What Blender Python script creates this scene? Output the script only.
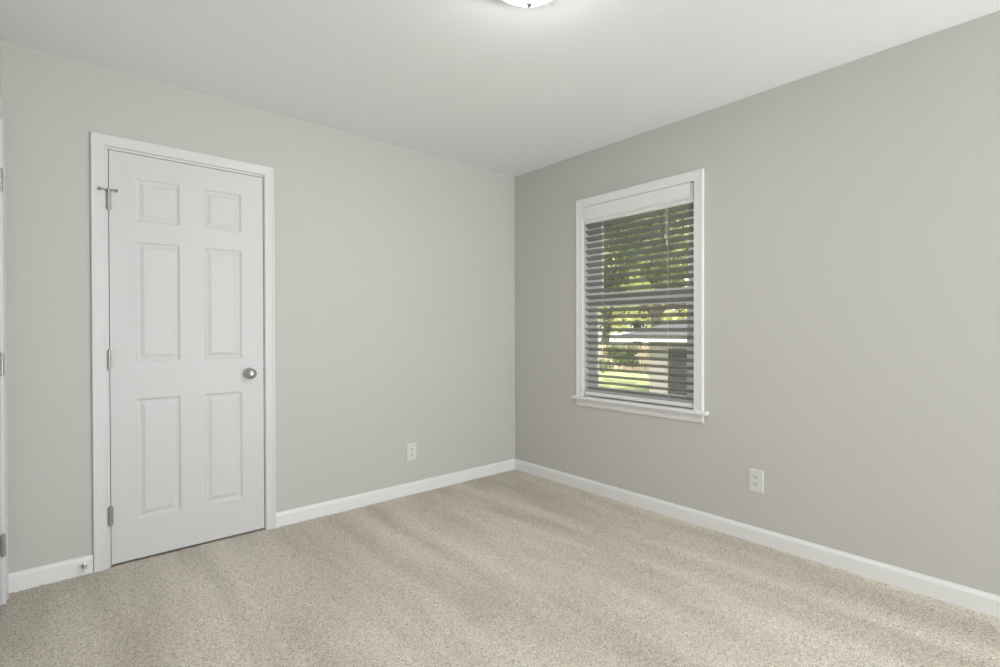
import bpy, bmesh, math, random
import numpy as np
from mathutils import Vector, Matrix

for o in list(bpy.data.objects):
    bpy.data.objects.remove(o, do_unlink=True)
SC = bpy.context.scene
COL = SC.collection

# ------------------------------------------------------------------ camera
cam_data = bpy.data.cameras.new('camera')
cam_data.sensor_width = 36.0
cam_data.lens = 503.66 / 1000 * 36.0
cam_data.clip_start = 0.02
cam_data.clip_end = 300
cam = bpy.data.objects.new('camera', cam_data)
COL.objects.link(cam)
R_ = Vector((0.75812, -0.65211, -0.0021)).normalized()
F_ = Vector((0.65210, 0.75810, -0.0064)).normalized()
U_ = R_.cross(F_).normalized()
R_ = F_.cross(U_).normalized()
cam.matrix_world = Matrix(((R_.x, U_.x, -F_.x, -2.8473), (R_.y, U_.y, -F_.y, -3.1181),
                           (R_.z, U_.z, -F_.z, 1.1593), (0, 0, 0, 1)))
SC.camera = cam

# ------------------------------------------------------------------ world, sun, exposure
world = bpy.data.worlds.new('sky'); SC.world = world
world.use_nodes = True
bg = world.node_tree.nodes['Background']
bg.inputs['Color'].default_value = (0.93, 0.97, 1.0, 1)
bg.inputs['Strength'].default_value = 2.0
sun_data = bpy.data.lights.new('sun', 'SUN')
sun_data.energy = 4.6; sun_data.angle = math.radians(1.0); sun_data.color = (1.0, 0.95, 0.86)
sun = bpy.data.objects.new('sun', sun_data); COL.objects.link(sun)
sun.rotation_euler = Vector((0.50, 0.42, -0.75)).to_track_quat('-Z', 'Y').to_euler()
LAMP_W = 72.0          # radiance of the ceiling lamp's glass
# unseen fill lamp added to brighten walls and ceiling, by the added window (added_window_2)
fill = bpy.data.lights.new('added_fill', 'AREA')
fill.shape = 'RECTANGLE'; fill.size = 1.3; fill.size_y = 0.7; fill.energy = 158.0; fill.color = (0.92, 0.965, 1.0)
fill_o = bpy.data.objects.new('added_fill', fill); COL.objects.link(fill_o)
fill_o.location = (-0.30, -6.80, 0.50)
fill_o.rotation_euler = Vector((-0.42, 0.34, 0.84)).to_track_quat('-Z', 'Z').to_euler()
SC.view_settings.view_transform = 'Standard'
SC.view_settings.look = 'None'
SC.view_settings.gamma = 1.0
SC.view_settings.exposure = 0.12
SC.view_settings.use_curve_mapping = False

# ------------------------------------------------------------------ materials
def new_mat(name):
    m = bpy.data.materials.new(name); m.use_nodes = True
    nt = m.node_tree
    return m, nt, nt.nodes['Principled BSDF']

def nd(nt, kind, **kw):
    n = nt.nodes.new(kind)
    for k, v in kw.items():
        if k in n.inputs: n.inputs[k].default_value = v
        else: setattr(n, k, v)
    return n

def plain(name, col, rough=0.5, metal=0.0, spec=0.5, bump=0.0, bscale=200.0, var=0.0, vscale=3.0):
    m, nt, b = new_mat(name)
    b.inputs['Base Color'].default_value = (*col, 1)
    b.inputs['Roughness'].default_value = rough
    b.inputs['Metallic'].default_value = metal
    b.inputs['Specular IOR Level'].default_value = spec
    tc = nd(nt, 'ShaderNodeTexCoord')
    if bump:
        n = nd(nt, 'ShaderNodeTexNoise', Scale=bscale, Detail=2.0)
        nt.links.new(tc.outputs['Object'], n.inputs['Vector'])
        bp = nd(nt, 'ShaderNodeBump', Strength=bump, Distance=0.002)
        nt.links.new(n.outputs['Fac'], bp.inputs['Height'])
        nt.links.new(bp.outputs['Normal'], b.inputs['Normal'])
    if var:
        n = nd(nt, 'ShaderNodeTexNoise', Scale=vscale, Detail=4.0)
        nt.links.new(tc.outputs['Object'], n.inputs['Vector'])
        r = nd(nt, 'ShaderNodeValToRGB')
        r.color_ramp.elements[0].position = 0.3; r.color_ramp.elements[1].position = 0.7
        r.color_ramp.elements[0].color = (*[max(0, c * (1 - var)) for c in col], 1)
        r.color_ramp.elements[1].color = (*[min(1, c * (1 + var)) for c in col], 1)
        nt.links.new(n.outputs['Fac'], r.inputs['Fac'])
        nt.links.new(r.outputs['Color'], b.inputs['Base Color'])
    return m

M = {}
M['wall'] = plain('greige_wall_paint', (0.648, 0.640, 0.606), 0.75, spec=0.25, bump=0.05, bscale=260)
M['ceiling'] = plain('white_ceiling_paint', (0.935, 0.945, 0.955), 0.9, spec=0.1, bump=0.06, bscale=220)
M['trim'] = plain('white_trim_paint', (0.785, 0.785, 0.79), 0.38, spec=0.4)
M['window_trim'] = plain('white_trim_paint_lit_window', (0.92, 0.918, 0.915), 0.38, spec=0.4)  # same trim paint, colour lightened to offset weak light on the window wall
M['base'] = plain('white_trim_paint_lit_baseboard', (0.93, 0.927, 0.922), 0.3, spec=0.45)  # same trim paint, made paler to replace light missing near the floor
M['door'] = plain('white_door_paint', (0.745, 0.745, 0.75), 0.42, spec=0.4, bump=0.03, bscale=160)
M['vinyl'] = plain('white_window_vinyl', (0.93, 0.93, 0.93), 0.35)
M['plate'] = plain('white_outlet_plastic', (0.80, 0.80, 0.77), 0.3)
M['latch'] = plain('dull_latch_metal', (0.22, 0.21, 0.20), 0.5, metal=0.6)
M['slot'] = plain('dark_outlet_slot', (0.05, 0.05, 0.05), 0.6)
M['nickel'] = plain('satin_nickel', (0.50, 0.48, 0.45), 0.28, metal=1.0)
M['hinge'] = plain('brushed_hinge_metal', (0.45, 0.44, 0.42), 0.38, metal=0.85)
M['rubber'] = plain('white_rubber', (0.72, 0.72, 0.70), 0.6)
M['gray_rubber'] = plain('gray_rubber', (0.32, 0.32, 0.31), 0.6)
M['cord'] = plain('white_blind_cord', (0.72, 0.72, 0.68), 0.8)
M['dark'] = plain('closet_interior_paint', (0.45, 0.44, 0.42), 0.8)

# carpet: speckled beige loop pile with the lanes a vacuum cleaner leaves in the nap
def carpet():
    m, nt, b = new_mat('beige_speckled_carpet')
    b.inputs['Roughness'].default_value = 0.95
    b.inputs['Specular IOR Level'].default_value = 0.05
    tc = nd(nt, 'ShaderNodeTexCoord')
    n1 = nd(nt, 'ShaderNodeTexNoise', Scale=195.0, Detail=2.0, Roughness=0.6)
    nt.links.new(tc.outputs['Object'], n1.inputs['Vector'])
    r1 = nd(nt, 'ShaderNodeValToRGB')
    e = r1.color_ramp.elements
    e[0].position = 0.34; e[0].color = (0.44, 0.375, 0.305, 1)
    e[1].position = 0.70; e[1].color = (0.98, 0.92, 0.84, 1)
    x = e.new(0.50); x.color = (0.84, 0.77, 0.68, 1)
    nt.links.new(n1.outputs['Fac'], r1.inputs['Fac'])
    # lanes along y
    mp = nd(nt, 'ShaderNodeMapping'); mp.inputs['Scale'].default_value = (4.0, 0.75, 1)
    mp.inputs['Rotation'].default_value = (0, 0, math.radians(7))
    nt.links.new(tc.outputs['Object'], mp.inputs['Vector'])
    n2 = nd(nt, 'ShaderNodeTexNoise', Scale=1.0, Detail=2.5, Roughness=0.55, Distortion=0.4)
    nt.links.new(mp.outputs['Vector'], n2.inputs['Vector'])
    r2 = nd(nt, 'ShaderNodeValToRGB')
    e = r2.color_ramp.elements
    e[0].position = 0.36; e[0].color = (0.81, 0.80, 0.785, 1)
    e[1].position = 0.66; e[1].color = (1.03, 1.03, 1.03, 1)
    nt.links.new(n2.outputs['Fac'], r2.inputs['Fac'])
    mx = nd(nt, 'ShaderNodeMix'); mx.data_type = 'RGBA'; mx.blend_type = 'MULTIPLY'
    mx.inputs['Factor'].default_value = 1.0
    nt.links.new(r1.outputs['Color'], mx.inputs['A']); nt.links.new(r2.outputs['Color'], mx.inputs['B'])
    nt.links.new(mx.outputs['Result'], b.inputs['Base Color'])
    n3 = nd(nt, 'ShaderNodeTexNoise', Scale=210.0, Detail=2.0)
    nt.links.new(tc.outputs['Object'], n3.inputs['Vector'])
    bp = nd(nt, 'ShaderNodeBump', Strength=0.55, Distance=0.006)
    nt.links.new(n3.outputs['Fac'], bp.inputs['Height'])
    nt.links.new(bp.outputs['Normal'], b.inputs['Normal'])
    return m
M['carpet'] = carpet()

def glass():
    m, nt, b = new_mat('window_glass')
    nt.nodes.remove(b)
    out = nt.nodes['Material Output']
    t = nd(nt, 'ShaderNodeBsdfTransparent'); t.inputs['Color'].default_value = (0.95, 0.97, 0.96, 1)
    g = nd(nt, 'ShaderNodeBsdfGlossy', Roughness=0.01)
    f = nd(nt, 'ShaderNodeFresnel', IOR=1.45)
    mx = nd(nt, 'ShaderNodeMixShader')
    nt.links.new(f.outputs['Fac'], mx.inputs['Fac'])
    nt.links.new(t.outputs[0], mx.inputs[1]); nt.links.new(g.outputs[0], mx.inputs[2])
    nt.links.new(mx.outputs[0], out.inputs['Surface'])
    return m
M['glass'] = glass()

def slat_mat():
    # white opaque slats; their dimness against the glass is put into gray see-through colour
    m, nt, b = new_mat('dimmed_blind_slat')
    b.inputs['Base Color'].default_value = (0.43, 0.43, 0.41, 1)
    b.inputs['Roughness'].default_value = 0.45
    out = nt.nodes['Material Output']
    t = nd(nt, 'ShaderNodeBsdfTransparent'); t.inputs['Color'].default_value = (0.88, 0.88, 0.87, 1)
    mx = nd(nt, 'ShaderNodeMixShader', Fac=0.36)
    nt.links.new(b.outputs[0], mx.inputs[1]); nt.links.new(t.outputs[0], mx.inputs[2])
    nt.links.new(mx.outputs[0], out.inputs['Surface'])
    return m
M['slat'] = slat_mat()

def lamp_glass():
    m, nt, b = new_mat('lit_frosted_lamp_glass')
    b.inputs['Base Color'].default_value = (0.9, 0.9, 0.88, 1)
    b.inputs['Emission Color'].default_value = (0.99, 0.99, 0.985, 1)
    b.inputs['Emission Strength'].default_value = LAMP_W
    return m
M['lamp'] = lamp_glass()

# outside
M['lawn'] = plain('sunny_lawn', (0.52, 0.55, 0.27), 0.9, spec=0.1, var=0.35, vscale=1.2, bump=0.6, bscale=30)
def leaf(name, col):
    m, nt, b = new_mat(name)
    b.inputs['Base Color'].default_value = (*col, 1); b.inputs['Roughness'].default_value = 0.6
    b.inputs['Specular IOR Level'].default_value = 0.2
    tl = nd(nt, 'ShaderNodeBsdfTranslucent'); tl.inputs['Color'].default_value = (col[0] * 1.2, col[1] * 1.2, col[2] * 0.9, 1)
    mx = nd(nt, 'ShaderNodeMixShader', Fac=0.4)
    nt.links.new(b.outputs[0], mx.inputs[1]); nt.links.new(tl.outputs[0], mx.inputs[2])
    nt.links.new(mx.outputs[0], nt.nodes['Material Output'].inputs['Surface'])
    return m
M['leaf_dark'] = leaf('dark_green_leaves', (0.12, 0.15, 0.075))
M['leaf_mid'] = leaf('olive_green_leaves', (0.26, 0.28, 0.17))
M['leaf_lime'] = leaf('yellow_green_leaves', (0.62, 0.62, 0.38))
M['bark'] = plain('brown_bark', (0.11, 0.085, 0.065), 0.9, var=0.3, vscale=8, bump=0.5, bscale=25)
M['shingle'] = plain('gray_roof_shingle', (0.13, 0.13, 0.13), 0.9, var=0.15, vscale=9)
M['brick'] = plain('pale_pink_brick', (0.37, 0.325, 0.33), 0.9, var=0.12, vscale=14)
M['fascia'] = plain('white_fascia_board', (0.85, 0.85, 0.85), 0.5)
M['shutter'] = plain('charcoal_louvre_paint', (0.06, 0.06, 0.057), 0.6)
M['fence'] = plain('pale_weathered_fence_wood', (0.62, 0.47, 0.37), 0.85, var=0.2, vscale=5)

# ------------------------------------------------------------------ mesh helpers
class MB:
    def __init__(s): s.v = []; s.f = []
    def add(s, v, f):
        o = len(s.v); s.v += [tuple(p) for p in v]; s.f += [tuple(i + o for i in q) for q in f]; return s
    def box(s, x0, x1, y0, y1, z0, z1):
        v = [(x, y, z) for x in (x0, x1) for y in (y0, y1) for z in (z0, z1)]
        return s.add(v, [(0, 1, 3, 2), (4, 6, 7, 5), (0, 4, 5, 1), (2, 3, 7, 6), (0, 2, 6, 4), (1, 5, 7, 3)])
    def prism(s, poly, a, b, to):        # poly: 2D list; to(u, v, w) -> xyz; extruded w from a to b
        n = len(poly)
        v = [to(u, w, a) for u, w in poly] + [to(u, w, b) for u, w in poly]
        f = [tuple(range(n))[::-1], tuple(range(n, 2 * n))]
        f += [(i, (i + 1) % n, n + (i + 1) % n, n + i) for i in range(n)]
        return s.add(v, f)
    def tube(s, pts, r, n=10, cap=True):
        pts = [Vector(p) for p in pts]; v = []; f = []
        up = None
        for i, p in enumerate(pts):
            d = (pts[min(i + 1, len(pts) - 1)] - pts[max(i - 1, 0)]).normalized()
            if up is None:
                up = Vector((0, 0, 1)) if abs(d.z) < 0.9 else Vector((1, 0, 0))
            a = d.cross(up).normalized(); b = a.cross(d).normalized(); up = b
            rr = r[i] if isinstance(r, (list, tuple)) else r
            for k in range(n):
                t = 2 * math.pi * k / n
                v.append(p + a * rr * math.cos(t) + b * rr * math.sin(t))
        for i in range(len(pts) - 1):
            for k in range(n):
                f.append((i * n + k, i * n + (k + 1) % n, (i + 1) * n + (k + 1) % n, (i + 1) * n + k))
        if cap:
            f.append(tuple(range(n))[::-1]); f.append(tuple((len(pts) - 1) * n + k for k in range(n)))
        return s.add(v, f)
    def lathe(s, prof, o, axis, n=28):   # prof: (radius, distance along axis)
        o = Vector(o); ax = Vector(axis).normalized()
        t = Vector((0, 0, 1)) if abs(ax.z) < 0.9 else Vector((1, 0, 0))
        a = ax.cross(t).normalized(); b = ax.cross(a).normalized()
        v = []; f = []
        for r, h in prof:
            for k in range(n):
                q = 2 * math.pi * k / n
                v.append(o + ax * h + (a * math.cos(q) + b * math.sin(q)) * max(r, 1e-5))
        for i in range(len(prof) - 1):
            for k in range(n):
                f.append((i * n + k, i * n + (k + 1) % n, (i + 1) * n + (k + 1) % n, (i + 1) * n + k))
        f.append(tuple(range(n))[::-1]); f.append(tuple((len(prof) - 1) * n + k for k in range(n)))
        return s.add(v, f)
    def build(s, name, mat, parent=None, smooth=False, bevel=0.0, seg=2):
        me = bpy.data.meshes.new(name)
        me.from_pydata(s.v, [], s.f); me.update()
        bm = bmesh.new(); bm.from_mesh(me)
        bmesh.ops.recalc_face_normals(bm, faces=bm.faces)
        if bevel:
            ed = [e for e in bm.edges if len(e.link_faces) == 2 and e.calc_face_angle(0) > 0.5]
            bmesh.ops.bevel(bm, geom=ed, offset=bevel, segments=seg, affect='EDGES', profile=0.6, clamp_overlap=True)
        bm.to_mesh(me); bm.free()
        me.materials.append(mat)
        if smooth:
            me.polygons.foreach_set('use_smooth', [True] * len(me.polygons))
            me.set_sharp_from_angle(angle=math.radians(40))
        o = bpy.data.objects.new(name, me); COL.objects.link(o)
        if parent: o.parent = parent
        if parent:
            # geometry was written in world space: move it into the parent's space
            off = abs_loc(parent)
            me.transform(Matrix.Translation(-off))
        return o

def abs_loc(o):
    l = Vector(o.location)
    while o.parent: o = o.parent; l = l + Vector(o.location)
    return l

def tag(o, label, cat, group=None, kind=None):
    o['label'] = label; o['category'] = cat
    if group: o['group'] = group
    if kind: o['kind'] = kind
    return o

def thing(name, loc, label, cat, group=None, kind=None):
    o = bpy.data.objects.new(name, None); COL.objects.link(o); o.location = loc
    o.empty_display_size = 0.1
    return tag(o, label, cat, group, kind)

def struct(o, label, cat): return tag(o, label, cat, None, 'structure')

# ------------------------------------------------------------------ room shell
H = 2.44; XL = -3.062; YF = -7.70; T = 0.14
DX0, DX1, DZ = -2.708, -1.956, 2.066      # closet door rough opening
LY0, LY1 = -0.896, -0.112                # left doorway rough opening
WY0, WY1, WZ0, WZ1 = -1.607, -0.727, 0.66, 2.055   # window opening

w = MB()
w.box(XL - T, DX0, 0, T, -0.03, H).box(DX1, T, 0, T, -0.03, H).box(DX0, DX1, 0, T, DZ, H)
struct(w.build('wall_back', M['wall']), 'greige painted wall around the white six-panel closet door', 'wall')
w = MB()
VY0, VY1, VZ0, VZ1 = -7.45, -6.15, 0.20, 2.055   # added_window_2, unseen opening added for the fill lamp
w.box(0, T, YF - T, VY0, -0.03, H).box(0, T, VY1, WY0, -0.03, H).box(0, T, WY1, 0, -0.03, H)
w.box(0, T, WY0, WY1, -0.03, WZ0).box(0, T, WY0, WY1, WZ1, H).box(0, T, VY0, VY1, -0.03, VZ0).box(0, T, VY0, VY1, VZ1, H)
struct(w.build('wall_right', M['wall']), 'greige painted wall around the window with the blind', 'wall')
w = MB()
w.box(XL - T, XL, LY1, 0, -0.03, H).box(XL - T, XL, YF - T, LY0, -0.03, H).box(XL - T, XL, LY0, LY1, DZ, H)
struct(w.build('wall_left', M['wall']), 'greige painted wall at the left edge beside the cropped doorway', 'wall')
w = MB().box(XL, 0, YF - T, YF, -0.03, H)
struct(w.build('wall_front', M['wall']), 'greige painted wall behind the viewer', 'wall')
struct(MB().box(XL - T, T, YF - T, T, H, H + 0.15).build('ceiling', M['ceiling']), 'flat white painted ceiling with the dome lamp', 'ceiling')
w = MB()   # closet behind the door: back, sides, top, floor
w.box(DX0 - 0.3, DX1 + 0.3, T + 0.6, T + 0.65, -0.05, H).box(DX0 - 0.35, DX0 - 0.3, T, T + 0.65, -0.05, H)
w.box(DX1 + 0.3, DX1 + 0.35, T, T + 0.65, -0.05, H).box(DX0 - 0.35, DX1 + 0.35, T, T + 0.65, H, H + 0.05)
w.box(DX0 - 0.35, DX1 + 0.35, T, T + 0.65, -0.1, -0.05)
struct(w.build('wall_closet', M['dark']), 'closet walls hidden behind the white six-panel door', 'wall')
w = MB()
w.box(XL - T - 0.9, XL - T - 0.85, LY0 - 0.2, LY1 + 0.2, -0.05, H).box(XL - T - 0.9, XL - T, LY0 - 0.25, LY0 - 0.2, -0.05, H)
w.box(XL - T - 0.9, XL - T, LY1 + 0.2, LY1 + 0.25, -0.05, H).box(XL - T - 0.9, XL - T, LY0 - 0.25, LY1 + 0.25, H, H + 0.05)
w.box(XL - T - 0.9, XL - T, LY0 - 0.25, LY1 + 0.25, -0.1, -0.05)
struct(w.build('wall_hall', M['dark']), 'hall walls hidden behind the cropped left door', 'wall')

# carpeted floor: a dense grid with a tufted surface
def floor():
    step = 0.0075
    nx = int((0 - XL + 0.12) / step); ny = int((0 - YF + 0.12) / step)
    xs = np.linspace(XL - 0.06, 0.06, nx); ys = np.linspace(YF - 0.06, 0.06, ny)
    rng = np.random.default_rng(4)
    h = rng.normal(0, 0.0016, (ny, nx))
    X, Y = np.meshgrid(xs, ys)
    co = np.stack([X + rng.normal(0, 0.0012, X.shape), Y + rng.normal(0, 0.0012, X.shape), h - 0.002], -1).reshape(-1, 3)
    i = np.arange((ny - 1) * (nx - 1)); r = i // (nx - 1); c = i % (nx - 1); a = r * nx + c
    q = np.stack([a, a + 1, a + nx + 1, a + nx], -1).astype(np.int32)
    me = bpy.data.meshes.new('floor')
    me.vertices.add(len(co)); me.vertices.foreach_set('co', co.astype(np.float32).ravel())
    me.loops.add(q.size); me.loops.foreach_set('vertex_index', q.ravel())
    me.polygons.add(len(q)); me.polygons.foreach_set('loop_start', np.arange(0, q.size, 4, dtype=np.int32))
    me.update(); me.validate()
    me.polygons.foreach_set('use_smooth', [True] * len(me.polygons))
    me.materials.append(M['carpet'])
    o = bpy.data.objects.new('floor', me); COL.objects.link(o)
    return o
struct(floor(), 'beige speckled wall-to-wall carpet with faint vacuum lanes', 'carpet')

# baseboards: flat board with an eased, bevelled top
BP = [(0, -0.01), (0.0125, -0.01), (0.0125, 0.064), (0.0105, 0.071), (0.007, 0.076), (0.005, 0.083), (0, 0.083)]
def base(name, a, b, to, label):
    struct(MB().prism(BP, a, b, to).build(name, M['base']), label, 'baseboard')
yb = lambda u, v, t: (t, -u, v)
xr = lambda u, v, t: (-u, t, v)
xl = lambda u, v, t: (XL + u, t, v)
base('baseboard_back', -1.921, -0.0125, yb, 'white baseboard from closet door to the far corner')
base('baseboard_back', XL + 0.0125, -2.758, yb, 'short white baseboard left of closet door casing')
base('baseboard_right', YF, 0, xr, 'white baseboard along the wall under the window')
base('baseboard_left', -0.034, 0, xl, 'white baseboard sliver in the near left corner')
base('baseboard_left', YF, -0.975, xl, 'white baseboard along the left wall past the doorway')
base('baseboard_front', XL + 0.0125, -0.0125, lambda u, v, t: (t, YF + u, v), 'white baseboard on the wall behind the viewer')

# casing profile: u outward from the opening, h proud of the wall
CP = [(0, 0), (0, 0.009), (0.003, 0.0115), (0.020, 0.0125), (0.038, 0.0140), (0.044, 0.0162), (0.051, 0.0166), (0.053, 0.0150), (0.053, 0)]
def casing(prof, a0, a1, z0, zt, to, close=False):
    """mitred three-sided moulding round an opening a0..a1 up to zt; to(a, h, z) -> xyz"""
    m = MB(); v = []
    n = len(prof)
    for u, h in prof:
        v += [to(a0 - u, h, z0), to(a0 - u, h, zt + u), to(a1 + u, h, zt + u), to(a1 + u, h, z0)]
    f = []
    for i in range(n - 1):
        for k in range(3):
            f.append((i * 4 + k, i * 4 + k + 1, (i + 1) * 4 + k + 1, (i + 1) * 4 + k))
    f.append(tuple(i * 4 for i in range(n))); f.append(tuple(i * 4 + 3 for i in range(n))[::-1])
    m.add(v, f)
    return m

# six-panel moulded door: slab a0..a1, z0..z1; front at depth d0; to(a, d, z) with d growing into the wall
def panel_door(a0, a1, z0, z1, d0, to, cols, rows):
    m = MB()
    th = 0.035
    rings = [(0, 0), (0.005, 0.004), (0.009, 0.0075), (0.015, 0.0085), (0.019, 0.0085), (0.036, 0.002), (0.040, 0.0015)]
    xs = [a0] + [c for p in cols for c in p] + [a1]
    zs = [z0] + [c for p in rows for c in p] + [z1]
    for i in range(len(xs) - 1):
        for j in range(len(zs) - 1):
            x0, x1, y0, y1 = xs[i], xs[i + 1], zs[j], zs[j + 1]
            if i % 2 == 1 and j % 2 == 1:
                v = []
                for s, d in rings:
                    v += [to(x0 + s, d0 + d, y0 + s), to(x1 - s, d0 + d, y0 + s), to(x1 - s, d0 + d, y1 - s), to(x0 + s, d0 + d, y1 - s)]
                f = []
                for k in range(len(rings) - 1):
                    for q in range(4):
                        f.append((k * 4 + q, k * 4 + (q + 1) % 4, k * 4 + 4 + (q + 1) % 4, k * 4 + 4 + q))
                e = (len(rings) - 1) * 4
                f.append((e, e + 1, e + 2, e + 3))
                m.add(v, f)
            else:
                m.add([to(x0, d0, y0), to(x1, d0, y0), to(x1, d0, y1), to(x0, d0, y1)], [(0, 1, 2, 3)])
    v = [to(a, d0 + d, z) for d in (0, th) for a, z in ((a0, z0), (a1, z0), (a1, z1), (a0, z1))]
    m.add(v, [(4, 5, 6, 7), (0, 1, 5, 4), (1, 2, 6, 5), (2, 3, 7, 6), (3, 0, 4, 7)])
    return m

def hinge(a, d, zc, to, parent, sgn):
    """butt hinge: knuckle of five barrels with ball tips, and the edges of both leaves"""
    m = MB()
    hh = 0.0445
    for k in range(5):
        z0 = zc - hh + k * 2 * hh / 5
        c0 = to(a, d, z0 + 0.0006); c1 = to(a, d, z0 + 2 * hh / 5 - 0.0006)
        m.tube([c0, c1], 0.0075, 12)
    m.tube([to(a, d, zc - hh - 0.004), to(a, d, zc + hh + 0.004)], 0.0052, 10)
    for s in (-1, 1):
        v = [to(a + q, d + e, z) for q in (0, s * 0.013) for e in (0.004, 0.0066) for z in (zc - hh, zc + hh)]
        m.add(v, [(0, 1, 3, 2), (4, 6, 7, 5), (0, 4, 5, 1), (2, 3, 7, 6), (0, 2, 6, 4), (1, 5, 7, 3)])
    return m.build('hinge', M['hinge'], parent, smooth=True)

# ---- closet door (door_1)
toB = lambda a, d, z: (a, d, z)
toBc = lambda a, h, z: (a, -h, z)
d1 = thing('door_1', (-2.33, 0, 0), 'white six-panel closet door with round satin knob', 'door', None, 'structure')
cols = [(-2.584, -2.392), (-2.282, -2.094)]
rows = [(0.211, 0.816), (1.004, 1.611), (1.714, 1.930)]
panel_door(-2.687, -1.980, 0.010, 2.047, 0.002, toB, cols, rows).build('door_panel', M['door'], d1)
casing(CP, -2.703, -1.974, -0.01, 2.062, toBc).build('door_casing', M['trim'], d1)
j = MB()
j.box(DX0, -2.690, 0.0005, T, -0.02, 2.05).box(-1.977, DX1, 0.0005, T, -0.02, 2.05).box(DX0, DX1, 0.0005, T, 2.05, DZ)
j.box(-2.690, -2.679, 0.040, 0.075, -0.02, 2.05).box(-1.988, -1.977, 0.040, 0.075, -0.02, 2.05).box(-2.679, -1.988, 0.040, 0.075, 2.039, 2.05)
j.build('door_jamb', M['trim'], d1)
for zc in (1.800, 1.020, 0.252):
    hinge(-2.690, -0.0075, zc, toB, d1, 1)
k = MB().lathe([(0.0, -0.060), (0.010, -0.0595), (0.019, -0.0565), (0.0255, -0.051), (0.029, -0.044), (0.0285, -0.036), (0.024, -0.029),
                (0.016, -0.025), (0.0125, -0.021), (0.0125, -0.009)], (-2.057, 0.002, 0.916), (0, 1, 0), 32)
kn = k.build('door_knob', M['nickel'], d1, smooth=True)
MB().lathe([(0.0, -0.010), (0.020, -0.010), (0.027, -0.008), (0.031, -0.0045), (0.0325, 0.0)], (-2.057, 0.002, 0.916), (0, 1, 0), 32).build('rosette', M['nickel'], d1, smooth=True)
MB().box(-1.9805, -1.9767, 0.0012, 0.024, 0.889, 0.945).build('strike_plate', M['latch'], d1)

# ---- cropped door in the left wall (door_2)
toL = lambda a, d, z: (XL - d, a, z)
toLc = lambda a, h, z: (XL + h, a, z)
d2 = thing('door_2', (XL, -0.5, 0), 'white door cropped by the left edge, only casing and hinges showing', 'door', None, 'structure')
panel_door(-0.877, -0.130, 0.016, 2.047, 0.004, toL, [(-0.775, -0.565), (-0.445, -0.235)], rows).build('door_panel', M['door'], d2)
casing(CP, -0.887, -0.118, -0.01, 2.062, toLc).build('door_casing', M['trim'], d2)
j = MB()
bx = lambda a0, a1, e0, e1, z0, z1: j.box(XL - e1, XL - e0, a0, a1, z0, z1)
bx(LY0, -0.880, 0.0005, T, -0.02, 2.05); bx(-0.127, LY1, 0.0005, T, -0.02, 2.05); bx(LY0, LY1, 0.0005, T, 2.05, DZ)
bx(-0.880, -0.869, 0.042, 0.077, -0.02, 2.05); bx(-0.138, -0.127, 0.042, 0.077, -0.02, 2.05); bx(-0.869, -0.138, 0.042, 0.077, 2.039, 2.05)
j.build('door_jamb', M['trim'], d2)
for zc in (1.800, 1.020, 0.252):
    hinge(-0.1285, -0.006, zc, toL, d2, -1)

# ---- window (window_1)
win = thing('window_1', (0, -1.17, 0.68), 'white double-hung window in the right wall behind the blind', 'window', None, 'structure')
toRc = lambda a, h, z: (-h, a, z)
WP = [(0, 0), (0, 0.010), (0.003, 0.0130), (0.022, 0.0140), (0.042, 0.0155), (0.048, 0.0178), (0.057, 0.018), (0.060, 0.016), (0.060, 0)]
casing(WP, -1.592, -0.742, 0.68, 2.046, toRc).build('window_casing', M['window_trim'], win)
m = MB()
m.box(0.0005, T, WY0, -1.590, WZ0, WZ1).box(0.0005, T, -0.744, WY1, WZ0, WZ1).box(0.0005, T, -1.590, -0.744, 2.048, WZ1).box(0.048, T + 0.02, -1.590, -0.744, WZ0, 0.688)
m.build('window_jamb', M['vinyl'], win)
st = [(-0.046, 0.664), (-0.046, 0.676), (-0.042, 0.681), (-0.002, 0.681), (0.048, 0.681), (0.048, 0.660), (-0.042, 0.660)]
# stool with horns: the part in front of the wall is wider than the part in the opening
m = MB()
m.prism([(-0.046, 0.664), (-0.046, 0.676), (-0.042, 0.681), (-0.0005, 0.681), (-0.0005, 0.660), (-0.042, 0.660)], -1.682, -0.667, lambda u, v, t: (u, t, v))
m.prism([(-0.0005, 0.660), (0.048, 0.660), (0.048, 0.681), (-0.0005, 0.681)], -1.590, -0.744, lambda u, v, t: (u, t, v))
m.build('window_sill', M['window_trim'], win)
m = MB().prism([(0, 0.660), (-0.016, 0.660), (-0.016, 0.622), (-0.012, 0.611), (-0.007, 0.606), (0, 0.606)], -1.652, -0.682, lambda u, v, t: (u, t, v))
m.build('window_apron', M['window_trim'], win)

def sash(name, x0, x1, zb, zt, gy0, gy1, gz0, gz1):
    y0, y1 = -1.5895, -0.7445
    m = MB()
    m.box(x0, x1, y0, gy0, zb, zt).box(x0, x1, gy1, y1, zb, zt).box(x0, x1, gy0, gy1, zb, gz0).box(x0, x1, gy0, gy1, gz1, zt)
    # glazing bead
    xm = (x0 + x1) / 2
    b = 0.007
    m.box(x0 + 0.004, xm, gy0, gy0 + b, gz0, gz1).box(x0 + 0.004, xm, gy1 - b, gy1, gz0, gz1)
    m.box(x0 + 0.004, xm, gy0 + b, gy1 - b, gz0, gz0 + b).box(x0 + 0.004, xm, gy0 + b, gy1 - b, gz1 - b, gz1)
    o = m.build(name, M['vinyl'], win)
    MB().box(xm, xm + 0.004, gy0, gy1, gz0, gz1).build('pane', M['glass'], o)
    return o
sash('lower_sash', 0.052, 0.086, 0.6885, 1.385, -1.520, -0.813, 0.743, 1.333)
sash('upper_sash', 0.088, 0.122, 1.362, 2.0475, -1.512, -0.826, 1.420, 1.990)

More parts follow.
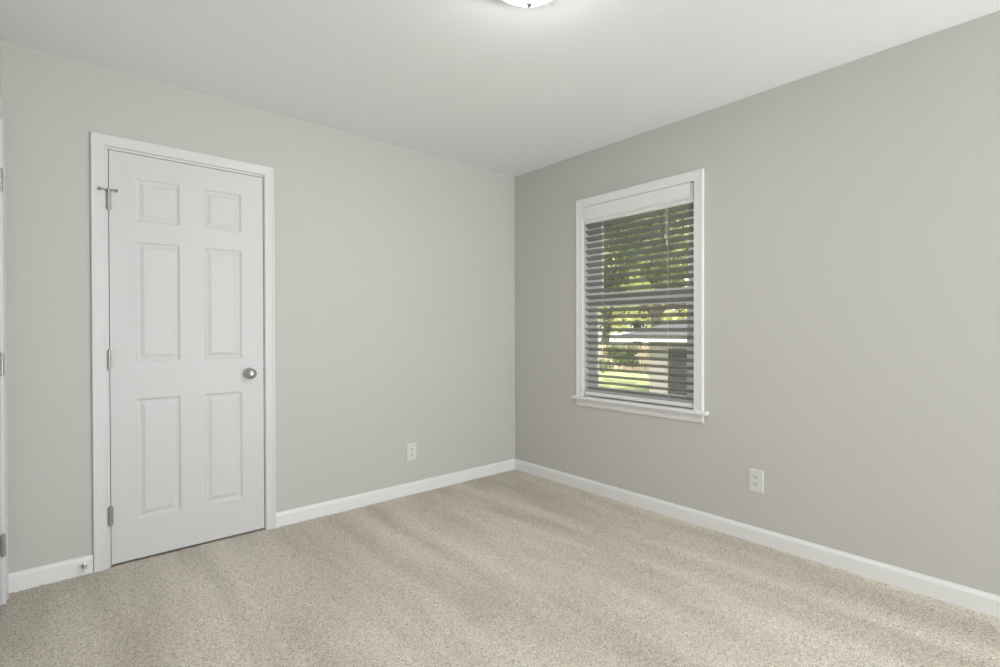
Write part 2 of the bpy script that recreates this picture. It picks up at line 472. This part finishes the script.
# ---- unseen window added behind the viewer to go with the fill lamp (added_window_2)
win2 = thing('added_window_2', (0, -6.80, VZ0), 'added white window farther along the right wall, unseen behind the viewer', 'window', None, 'structure')
casing(WP, VY0 + 0.012, VY1 - 0.012, VZ0, VZ1 - 0.012, toRc).build('window_casing', M['trim'], win2)
m = MB()
m.box(0.06, 0.10, VY0, VY0 + 0.05, VZ0, VZ1).box(0.06, 0.10, VY1 - 0.05, VY1, VZ0, VZ1)
m.box(0.06, 0.10, VY0 + 0.05, VY1 - 0.05, VZ0, VZ0 + 0.05).box(0.06, 0.10, VY0 + 0.05, VY1 - 0.05, VZ1 - 0.05, VZ1)
m.box(0.06, 0.10, VY0 + 0.05, VY1 - 0.05, 1.33, 1.38)
fr2 = m.build('window_frame', M['vinyl'], win2)
MB().box(0.078, 0.082, VY0 + 0.05, VY1 - 0.05, VZ0 + 0.05, 1.33).build('pane', M['glass'], fr2)
MB().box(0.078, 0.082, VY0 + 0.05, VY1 - 0.05, 1.38, VZ1 - 0.05).build('pane', M['glass'], fr2)
MB().box(-0.046, 0.06, VY0 + 0.001, VY1 - 0.001, VZ0, VZ0 + 0.021).build('window_sill', M['trim'], win2)

# ---- window blind
bl = thing('window_blind', (0.02, -1.17, 0.69), 'white horizontal blind with tilted slats hanging inside the window casing', 'blind')
# valance with a small moulded lower edge
VP = [(-0.013, 1.962), (-0.010, 1.955), (-0.006, 1.950), (0.0, 1.950), (0.0, 2.043), (-0.013, 2.043), (-0.013, 1.990), (-0.015, 1.986), (-0.015, 1.968)]
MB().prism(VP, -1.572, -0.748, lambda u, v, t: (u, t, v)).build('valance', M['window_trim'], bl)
MB().box(0.002, 0.046, -1.580, -0.752, 1.926, 2.043).build('head_rail', M['vinyl'], bl)
s = MB()
PITCH = 0.0467; Z0 = 1.9078; XC = 0.021; TILT = math.radians(28)
SLY0, SLY1 = -1.582, -0.752
nsl = 26
for i in range(nsl):
    zc = Z0 - i * PITCH
    c, sn = math.cos(TILT), math.sin(TILT)
    poly = []
    hw, th = 0.0245, 0.0014
    for q in (-1, -0.5, 0, 0.5, 1):
        poly.append((q * hw, th + 0.0012 * (1 - q * q)))
    for q in (1, 0.5, 0, -0.5, -1):
        poly.append((q * hw, -th + 0.0012 * (1 - q * q)))
    poly = [(XC + a * c + b * sn, zc - a * sn + b * c) for a, b in poly]
    s.prism(poly, SLY0, SLY1, lambda u, v, t: (u, t, v))
s.build('slats', M['slat'], bl, smooth=True)
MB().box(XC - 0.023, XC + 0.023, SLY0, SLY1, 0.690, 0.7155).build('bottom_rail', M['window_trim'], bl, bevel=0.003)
for yc in (-0.915, -1.415):
    lc = MB()
    for dx in (-0.0245, 0.0245):
        lc.tube([(XC + dx * 1.02, yc, 1.93), (XC + dx * 1.02, yc, 0.714)], 0.0008, 6)
    for i in range(nsl):
        zc = Z0 - i * PITCH
        lc.tube([(XC - 0.0245 * math.cos(TILT), yc + 0.004, zc + 0.0245 * math.sin(TILT) - 0.003), (XC + 0.0245 * math.cos(TILT), yc + 0.004, zc - 0.0245 * math.sin(TILT) - 0.003)], 0.0006, 5)
    lc.build('ladder_cord', M['cord'], bl)
tc_ = MB()
for dy, zb in ((0.0, 1.72), (0.010, 1.76)):
    tc_.tube([(-0.004, -1.412 + dy, 1.955), (-0.006, -1.412 + dy, zb)], 0.0009, 6)
    tc_.lathe([(0.002, 0), (0.0045, 0.006), (0.005, 0.022), (0.003, 0.03)], (-0.006, -1.412 + dy, zb), (0, 0, -1), 10)
tc_.build('tilt_cord', M['cord'], bl)

# ------------------------------------------------------------------ wall outlets
def outlet(origin, to, label):
    """to(a, h, z): a along the wall, h out of the wall, relative to the plate centre"""
    root = thing('wall_outlet', origin, label, 'outlet')
    W, Hh = 0.0385, 0.0620
    m = MB(); prof = [(0, 0), (0, 0.003), (0.002, 0.0052), (0.006, 0.0062)]
    v = []
    for s_, h in prof:
        v += [to(-W + s_, h, -Hh + s_), to(W - s_, h, -Hh + s_), to(W - s_, h, Hh - s_), to(-W + s_, h, Hh - s_)]
    f = []
    for k_ in range(len(prof) - 1):
        for q in range(4):
            f.append((k_ * 4 + q, k_ * 4 + (q + 1) % 4, k_ * 4 + 4 + (q + 1) % 4, k_ * 4 + 4 + q))
    f.append((12, 13, 14, 15)); f.append((3, 2, 1, 0))
    m.add(v, f); m.build('cover_plate', M['plate'], root)
    for zc in (0.0195, -0.0195):
        m = MB()
        ring = []
        for k_ in range(24):
            t = 2 * math.pi * k_ / 24
            a = max(-0.0150, min(0.0150, 0.0172 * math.cos(t))); z = max(-0.0135, min(0.0135, 0.0172 * math.sin(t)))
            ring.append((a, z))
        v = [to(a, 0.006, zc + z) for a, z in ring] + [to(a, 0.0082, zc + z) for a, z in ring]
        f = [(k_, (k_ + 1) % 24, 24 + (k_ + 1) % 24, 24 + k_) for k_ in range(24)] + [tuple(range(24, 48))]
        m.add(v, f); r = m.build('receptacle', M['plate'], root)
        m = MB()
        for a0, a1, z0, z1 in ((-0.0084, -0.0052, -0.002, 0.0092), (0.0052, 0.0082, -0.001, 0.0085)):
            v = [to(a, h, zc + z) for a in (a0, a1) for h in (0.0078, 0.0084) for z in (z0, z1)]
            m.add(v, [(0, 1, 3, 2), (4, 6, 7, 5), (0, 4, 5, 1), (2, 3, 7, 6), (0, 2, 6, 4), (1, 5, 7, 3)])
        n = 12
        v = [to(0.0026 * math.cos(2 * math.pi * q / n), 0.0084, zc - 0.0066 + 0.0028 * math.sin(2 * math.pi * q / n)) for q in range(n)]
        m.add(v, [tuple(range(n))])
        sl = m.build('slots', M['slot'], r)
    n = 14; m = MB()
    v = [to(0.0032 * math.cos(2 * math.pi * q / n), h, 0.0032 * math.sin(2 * math.pi * q / n)) for h in (0.006, 0.0074) for q in range(n)]
    m.add(v, [tuple(range(n, 2 * n))] + [(q, (q + 1) % n, n + (q + 1) % n, n + q) for q in range(n)])
    m.build('screw', M['plate'], root)
    return root
oc = (-0.997, 0, 0.297)
outlet(oc, lambda a, h, z: (oc[0] + a, oc[1] - h, oc[2] + z), 'white wall outlet on the closet door wall, above its baseboard')
oc2 = (0, -1.950, 0.336)
outlet(oc2, lambda a, h, z: (oc2[0] - h, oc2[1] - a, oc2[2] + z), 'white duplex wall outlet below and right of the window')

# ------------------------------------------------------------------ door stops
hs = thing('door_stop', (-2.690, -0.0075, 1.846), 'small metal hinge-pin stop clamped on the closet door top hinge', 'door stop')
m = MB()
m.lathe([(0.0055, 0.0), (0.010, 0.0), (0.010, 0.005), (0.0055, 0.005)], (-2.690, -0.0075, 1.8445), (0, 0, 1), 16)
m.tube([(-2.690, -0.0075, 1.849), (-2.690, -0.0075, 1.857)], 0.006, 12)
m.tube([(-2.697, -0.012, 1.847), (-2.712, -0.027, 1.847), (-2.722, -0.030, 1.846)], 0.0032, 8)
m.tube([(-2.683, -0.012, 1.847), (-2.670, -0.026, 1.847), (-2.660, -0.028, 1.847)], 0.0032, 8)
m.build('arm', M['hinge'], hs, smooth=True)
MB().lathe([(0.0045, 0), (0.007, 0.002), (0.007, 0.010), (0.004, 0.012)], (-2.722, -0.031, 1.846), (-0.2, 1, 0), 14).build('bumper', M['gray_rubber'], hs, smooth=True)
MB().lathe([(0.0045, 0), (0.007, 0.002), (0.007, 0.016), (0.004, 0.018)], (-2.660, -0.029, 1.847), (0.1, 1, 0), 14).build('bumper', M['gray_rubber'], hs, smooth=True)

ss = thing('door_stop', (-2.791, -0.0125, 0.043), 'small spring door stop on the short baseboard left of closet door', 'door stop')
m = MB()
m.lathe([(0.0, 0.004), (0.008, 0.004), (0.011, 0.0025), (0.0115, 0.0)], (-2.791, -0.0125, 0.043), (0, -1, 0), 18)
m.build('base', M['nickel'], ss, smooth=True)
pts = []
for k_ in range(0, 17 * 12 + 1):
    t = k_ / 12.0
    r = 0.0065 - 0.0015 * t / 17
    pts.append((-2.791 + r * math.cos(2 * math.pi * t), -0.0165 - 0.052 * t / 17, 0.043 + r * math.sin(2 * math.pi * t)))
MB().tube(pts, 0.0011, 6).build('spring', M['hinge'], ss, smooth=True)
MB().lathe([(0.005, 0.0), (0.0075, 0.001), (0.0075, 0.012), (0.005, 0.015), (0, 0.0155)], (-2.791, -0.068, 0.043), (0, -1, 0), 16).build('rubber_tip', M['rubber'], ss, smooth=True)

# ------------------------------------------------------------------ ceiling lamp
LX, LY = -1.59, -1.82
cl = thing('ceiling_light', (LX, LY, H), 'lit white dome ceiling lamp with a small metal finial', 'ceiling light')
MB().lathe([(0.128, 0.0), (0.133, 0.010), (0.135, 0.030), (0.135, 0.040), (0.130, 0.043), (0.121, 0.040), (0.0, 0.040)], (LX, LY, H), (0, 0, -1), 48).build('lamp_base', M['trim'], cl, smooth=True)
pr = []
for k_ in range(13):
    t = k_ / 12 * math.pi / 2
    pr.append((0.120 * math.cos(t) if k_ < 12 else 0.0, 0.0405 + 0.040 * math.sin(t)))
MB().lathe(pr, (LX, LY, H), (0, 0, -1), 48).build('glass_shade', M['lamp'], cl, smooth=True)
MB().lathe([(0.0, 0.078), (0.026, 0.080), (0.028, 0.085), (0.024, 0.092), (0.010, 0.098), (0.006, 0.106), (0.0090, 0.110), (0.0115, 0.116), (0.009, 0.123), (0.0, 0.127)], (LX, LY, H), (0, 0, -1), 24).build('finial', M['latch'], cl, smooth=True)

# ------------------------------------------------------------------ outside the window
GZ = -1.10
m = MB(); m.box(0.6, 70, -30, 60, GZ - 0.2, GZ)
struct(m.build('ground', M['lawn']), 'sunlit green lawn seen low through the blind', 'lawn')

# neighbour's low garage with a hip roof
g = thing('garage', (12, 4.0, GZ), 'low gray-roofed brick outbuilding on the lawn beyond the window', 'building')
EZ = 0.80
m = MB(); m.box(12.0, 17.5, 1.0, 6.45, GZ, EZ); m.build('wall', M['brick'], g)
m = MB(); a = [(11.6, 0.4), (11.6, 7.55), (18.0, 7.55), (18.0, 0.4)]
v = [(x, y, EZ + 0.14) for x, y in a] + [(14.8, 3.2, EZ + 1.25), (14.8, 4.6, EZ + 1.25)] + [(x, y, EZ) for x, y in a]
m.add(v, [(0, 1, 5, 4), (1, 2, 5), (2, 3, 4, 5), (3, 0, 4), (6, 7, 8, 9)]); m.build('roof', M['shingle'], g)
m = MB(); e = 0.03
m.box(11.57, 11.6, 0.37, 7.58, EZ - 0.02, EZ + 0.15).box(11.57, 18.0, 7.55, 7.58, EZ - 0.02, EZ + 0.15).box(18.0, 18.03, 0.37, 7.58, EZ - 0.02, EZ + 0.15).box(11.57, 18.0, 0.37, 0.4, EZ - 0.02, EZ + 0.15)
m.build('fascia', M['fascia'], g)
def louvre(y0, y1):
    m = MB(); m.box(11.95, 12.0, y0, y0 + 0.08, GZ, 0.55).box(11.95, 12.0, y1 - 0.08, y1, GZ, 0.55).box(11.95, 12.0, y0 + 0.08, y1 - 0.08, 0.47, 0.55).box(11.99, 12.0, y0 + 0.08, y1 - 0.08, GZ, 0.47)
    z = GZ + 0.05
    while z < 0.45:
        m.add([(11.955, y0 + 0.08, z), (11.955, y1 - 0.08, z), (11.985, y1 - 0.08, z + 0.05), (11.985, y0 + 0.08, z + 0.05)], [(0, 1, 2, 3)]); z += 0.065
    m.build('louvred_door', M['shutter'], g)
louvre(4.75, 5.72); louvre(3.72, 4.69)

# wooden fence at the far side of the lawn
fn = thing('wooden_fence', (22, 14, GZ), 'pale wooden board fence at the far side of the lawn', 'fence')
m = MB(); rng = random.Random(3)
A = Vector((25.0, 6.0)); B = Vector((15.0, 24.0)); Lf = (B - A).length; dr = (B - A).normalized(); nr = Vector((-dr.y, dr.x))
def fb(s0, s1, n0, n1, z0, z1):
    v = []
    for s_ in (s0, s1):
        for n_ in (n0, n1):
            p = A + dr * s_ + nr * n_
            v += [(p.x, p.y, z0), (p.x, p.y, z1)]
    m.add(v, [(0, 1, 3, 2), (4, 6, 7, 5), (0, 4, 5, 1), (2, 3, 7, 6), (0, 2, 6, 4), (1, 5, 7, 3)])
s_ = 0.0
while s_ < Lf:
    fb(s_, s_ + 0.135, 0, 0.02, GZ, GZ + 1.5 + rng.uniform(-0.02, 0.02)); s_ += 0.165
m.build('boards', M['fence'], fn)
m = MB(); fb(0, Lf, -0.04, -0.001, GZ + 0.3, GZ + 0.39); fb(0, Lf, -0.04, -0.001, GZ + 1.15, GZ + 1.24); m.build('rails', M['fence'], fn)

def leaves(rng, lobes, n, size):
    m = MB()
    for _ in range(n):
        c, r = lobes[rng.randrange(len(lobes))]
        while True:
            p = Vector((rng.uniform(-1, 1), rng.uniform(-1, 1), rng.uniform(-1, 1)))
            if 0.25 < p.length < 1: break
        p = Vector((c[0] + p.x * r[0], c[1] + p.y * r[1], c[2] + p.z * r[2]))
        a = Vector((rng.gauss(0, 1), rng.gauss(0, 1), rng.gauss(0, 0.6))).normalized()
        b = a.cross(Vector((rng.gauss(0, 1), rng.gauss(0, 1), rng.gauss(0, 1)))).normalized()
        l = size * rng.uniform(0.7, 1.3)
        m.add([p - a * l, p + b * l * 0.42 - a * l * 0.1, p + a * l, p - b * l * 0.42 - a * l * 0.1], [(0, 1, 2, 3)])
    return m
def tree(name, x, y, h, crown, lobes_n, n, size, mat, label, cat, seed, trunk_r=0.16, group=None, low=0.35):
    rng = random.Random(seed)
    t = thing(name, (x, y, GZ), label, cat, group)
    if trunk_r:
        m = MB(); top = GZ + h * 0.85
        path = [(x + rng.uniform(-1, 1) * 0.10 * q, y + rng.uniform(-1, 1) * 0.10 * q, GZ + (top - GZ) * q / 6) for q in range(7)]
        m.tube(path, [trunk_r * (1.25 - 0.16 * q) for q in range(7)], 10)
        for k_ in range(6):
            q = path[2 + k_ % 4]; an = rng.uniform(0, 6.28)
            e = (q[0] + math.cos(an) * crown * 0.7, q[1] + math.sin(an) * crown * 0.7, q[2] + crown * 0.5)
            md = ((q[0] + e[0]) / 2, (q[1] + e[1]) / 2, (q[2] + e[2]) / 2 + 0.1)
            m.tube([q, md, e], [trunk_r * 0.5, trunk_r * 0.35, trunk_r * 0.15], 7)
        m.build('trunk', M['bark'], t, smooth=True)
    lobes = []
    for k_ in range(lobes_n):
        an = rng.uniform(0, 6.28); rr = crown * rng.uniform(0.1, 0.75)
        zz = GZ + h * rng.uniform(low, 0.95)
        r = crown * rng.uniform(0.3, 0.5)
        lobes.append(((x + math.cos(an) * rr, y + math.sin(an) * rr, zz), (r, r, r * 0.7)))
    leaves(rng, lobes, n, size).build('foliage', M[mat], t)
    return t
G = 'garden trees beyond the window'
tree('leafy_tree', 8.1, 5.95, 7.0, 1.6, 20, 5200, 0.105, 'leaf_dark', 'dark green tree nearest the window, filling the upper left panes', 'tree', 1, 0.11, G, 0.47)
tree('leafy_tree', 18.4, 10.2, 10, 1.9, 16, 3800, 0.16, 'leaf_mid', 'slim olive-green tree rising behind the gray roof', 'tree', 2, 0.24, G, 0.30)
tree('leafy_tree', 23.9, 17.4, 10, 3.3, 20, 4600, 0.22, 'leaf_lime', 'bright yellow-green tree standing behind the board fence', 'tree', 3, 0.25, G, 0.16)
tree('leafy_tree', 34.1, 17.9, 15, 4.2, 26, 5200, 0.26, 'leaf_lime', 'bright yellow-green tree far behind the outbuilding', 'tree', 4, 0.30, G, 0.16)
tree('leafy_tree', 40.3, 26.0, 17, 5.0, 26, 5200, 0.34, 'leaf_dark', 'tallest dark tree at the back of the garden', 'tree', 5, 0.36, G, 0.20)
tree('garden_bush', 14.5, 9.6, 1.7, 1.0, 8, 1300, 0.09, 'leaf_mid', 'low olive-green bush left of the outbuilding on the lawn', 'bush', 6, 0.0, None, 0.25)
